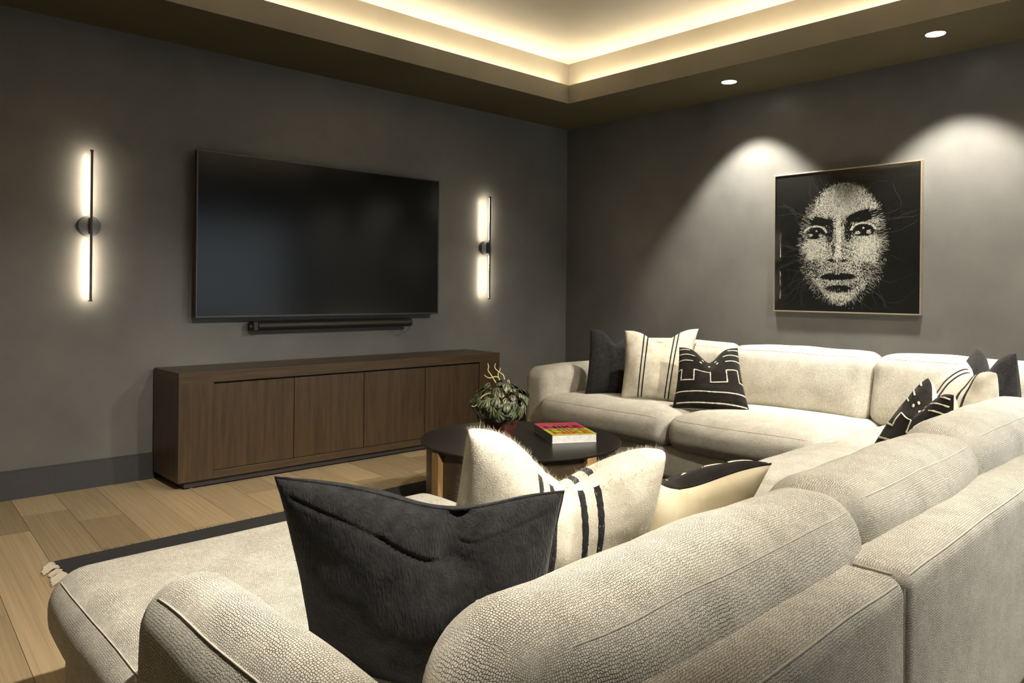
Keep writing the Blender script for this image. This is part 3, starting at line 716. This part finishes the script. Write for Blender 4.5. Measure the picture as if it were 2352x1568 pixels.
# ------------------------------------------------------------------ book on the table
# cover corners on the table: fitted position, rectangular
bc = Vector((2.90, 2.70)); bl, bwid, bth = .33, .235, .042
BA = math.radians(-29)
bk = empty('coffee_table_book', (bc.x, bc.y, TZ), BA, label='thick book with red and yellow cover lying on the coffee table', cat='book')
hw, hl = bwid / 2, bl / 2
MB().box((-hw + .003, -hl + .002, .002), (hw - .003, hl - .003, bth - .002)).build('page_block', M['pages'], bk)
MB().bbox((-hw, -hl, .0003), (hw, hl, .0022), .0005).build('back_cover', M['pages'], bk)
MB().bbox((-hw, -hl, .0024), (-hw + .0025, hl, bth - .0024), .0005).build('spine', M['spine'], bk)
cv = MB().bbox((-hw, -hl, bth - .002), (hw, hl, bth), .0005).build('front_cover', M['yellow'], bk)
MB().box((-hw + .0005, -.005, bth), (hw - .0005, hl - .0005, bth + .0003)).build('red_field', M['pink'], cv)
def lettering(txt, x, y, wdt, hgt, mat, z):
    cu = bpy.data.curves.new('lettering', 'FONT'); cu.body = txt; cu.size = 1; cu.offset = .035; cu.resolution_u = 2; cu.extrude = 0
    t_ = bpy.data.objects.new('lettering', cu); COL.objects.link(t_); bpy.context.view_layer.update()
    me = bpy.data.meshes.new_from_object(t_.evaluated_get(bpy.context.evaluated_depsgraph_get())); bpy.data.objects.remove(t_)
    xs = [v.co.x for v in me.vertices]; ys = [v.co.y for v in me.vertices]
    for v in me.vertices:
        v.co.x = (v.co.x - min(xs)) / (max(xs) - min(xs)) * wdt + x; v.co.y = (v.co.y - min(ys)) / (max(ys) - min(ys)) * hgt + y; v.co.z = z
    me.materials.clear(); me.materials.append(M[mat]); o = bpy.data.objects.new('lettering', me); link(o, cv)
lettering('NIKE', -hw + .02, .085, bwid - .035, .060, 'inkbrown', bth + .0006)
lettering('NIKE', -hw + .02, .004, bwid - .035, .070, 'ink', bth + .0006)
lettering('NIKE', -hw + .02, -.070, bwid - .035, .060, 'inkgreen', bth + .0006)
lettering('NIKE', -hw + .02, -.148, bwid - .035, .070, 'inkred', bth + .0006)

# ------------------------------------------------------------------ potted plant
pl = empty('potted_plant', (2.545, 2.80, TZ), label='small peperomia with veined leaves in an oxblood pot on the coffee table', cat='plant')
def rsq(h, r, k=5):
    pts = []
    for qx, qy, a0 in ((1, 1, 0), (-1, 1, 90), (-1, -1, 180), (1, -1, 270)):
        for i in range(k + 1):
            a = math.radians(a0 + 90 * i / k); pts.append((qx * (h - r) + r * math.cos(a), qy * (h - r) + r * math.sin(a)))
    return pts
v = []; f = []; prof = [(.030, 0.0, .02), (.036, .003, .02), (.047, .035, .018), (.056, .08, .016), (.060, .118, .014), (.060, .122, .014), (.055, .122, .012), (.053, .105, .012)]
npt = 24
for h_, z, r in prof: v += [(x * 1.12, y * 1.12, z) for x, y in rsq(h_, r)]
for k in range(len(prof) - 1):
    for i in range(npt): f.append((k * npt + i, k * npt + (i + 1) % npt, (k + 1) * npt + (i + 1) % npt, (k + 1) * npt + i))
f.append(tuple(reversed(range(npt)))); pot = pyobj('pot', v, f, M['pot'], pl, True, rot=(0, 0, math.radians(18)))
k = 7; pyobj('soil', [(x, y, .106) for x, y in rsq(.053, .012)], [tuple(range(npt))], M['soil'], pl, rot=(0, 0, math.radians(18)))
# leaf mesh: base at origin, tip along +y, gently cupped
lv = []; lf = []; ring = 12; R0 = .026
lv.append((0, .022, .003))
for q, rr in ((0, .55), (1, 1.0)):
    for i in range(ring):
        a = 2 * PI * i / ring; x = .021 * rr * math.sin(a); y = .022 + .024 * rr * -math.cos(a)
        if abs(a - PI) < .1: y += .004 * rr
        z = .003 - .010 * rr * rr + .004 * abs(math.sin(a)) * rr; lv.append((x, y, z))
for i in range(ring): lf.append((0, 1 + i, 1 + (i + 1) % ring)); lf.append((1 + i, 1 + ring + i, 1 + ring + (i + 1) % ring, 1 + (i + 1) % ring))
lmesh = bpy.data.meshes.new('leaf'); lmesh.from_pydata(lv, [], lf); lmesh.polygons.foreach_set('use_smooth', [True] * len(lmesh.polygons)); lmesh.materials.append(M['leaf'])
pr = random.Random(9); stm = MB()
for i in range(125):
    az = pr.uniform(0, 2 * PI); el = math.asin(pr.uniform(-.62, .98)); rad = pr.uniform(.095, .142) * (1.08 if el < .2 else 1)
    base = Vector((0, 0, .200)); d = Vector((math.cos(az) * math.cos(el), math.sin(az) * math.cos(el), math.sin(el)))
    pos = base + Vector((d.x * rad * 1.02, d.y * rad * 1.02, d.z * rad * .80))
    if pos.z < .118 and math.hypot(pos.x, pos.y) < .088: pos.x *= .088 / max(.01, math.hypot(pos.x, pos.y)); pos.y *= .088 / max(.01, math.hypot(pos.x, pos.y))
    nrm = (d + Vector((0, 0, .35)) + Vector((pr.gauss(0, .25), pr.gauss(0, .25), pr.gauss(0, .2)))).normalized()
    tip = Vector((d.x, d.y, -1.0 - .2 * pr.random())) + Vector((pr.gauss(0, .35), pr.gauss(0, .35), 0)); tip = (tip - nrm * tip.dot(nrm)).normalized(); xx = tip.cross(nrm)
    sc = pr.uniform(.78, 1.28); mt = Matrix((xx * sc, tip * sc, nrm * sc)).transposed().to_4x4(); mt.translation = pos - tip * .02 * sc
    o = bpy.data.objects.new('leaf', lmesh); link(o, pl); o.matrix_local = mt
    stm.tube([(d.x * .02, d.y * .02, .105), (pos * .55 + Vector((0, 0, .075)))[:], mt.translation[:]], [.0018, .0015, .0012], 5)
stm.build('stems', M['stem'], pl, True)
# flower spikes; lateral axis = camera right
rx, ry = rt.x, rt.y
def spike(pts, near=0.0):
    P = [(rx * a - fw.x * near, ry * a - fw.y * near, z) for a, z in pts]; Q = []
    for i in range(len(P) - 1):
        p0, p1, p2, p3 = (Vector(P[max(0, i - 1)]), Vector(P[i]), Vector(P[i + 1]), Vector(P[min(len(P) - 1, i + 2)]))
        for t_ in np.linspace(0, 1, 6)[:-1]:
            Q.append(.5 * ((2 * p1) + (p2 - p0) * t_ + (2 * p0 - 5 * p1 + 4 * p2 - p3) * t_ ** 2 + (3 * p1 - p0 - 3 * p2 + p3) * t_ ** 3))
    Q.append(Vector(P[-1])); MB().tube(Q, [.0032 - .0012 * i / len(Q) for i in range(len(Q))], 7).build('flower_spike', M['spike'], pl, True)
u_ = 1 / 460 / 7.84                     # zoomed-crop pixel to metres
def cp(x, y): return ((x - 600) * u_, (1475 - y) * u_ * 1.0)
spike([cp(500, 410), cp(420, 280), cp(360, 190), cp(368, 120), cp(352, 65)])
spike([cp(655, 350), cp(630, 270), cp(550, 210), cp(480, 140), cp(490, 65)])
spike([cp(570, 365), cp(540, 290), cp(545, 220), cp(575, 180), cp(570, 140)])
spike([cp(540, 310), cp(480, 300), cp(400, 325), cp(330, 305), cp(297, 270)])
spike([cp(420, 575), cp(330, 590), cp(240, 660), cp(170, 780), cp(120, 810), cp(80, 800)], .05)
spike([cp(262, 830), cp(250, 930), cp(245, 1050), cp(222, 1210)], .06)
spike([cp(740, 420), cp(735, 370), cp(715, 365), cp(710, 400)])
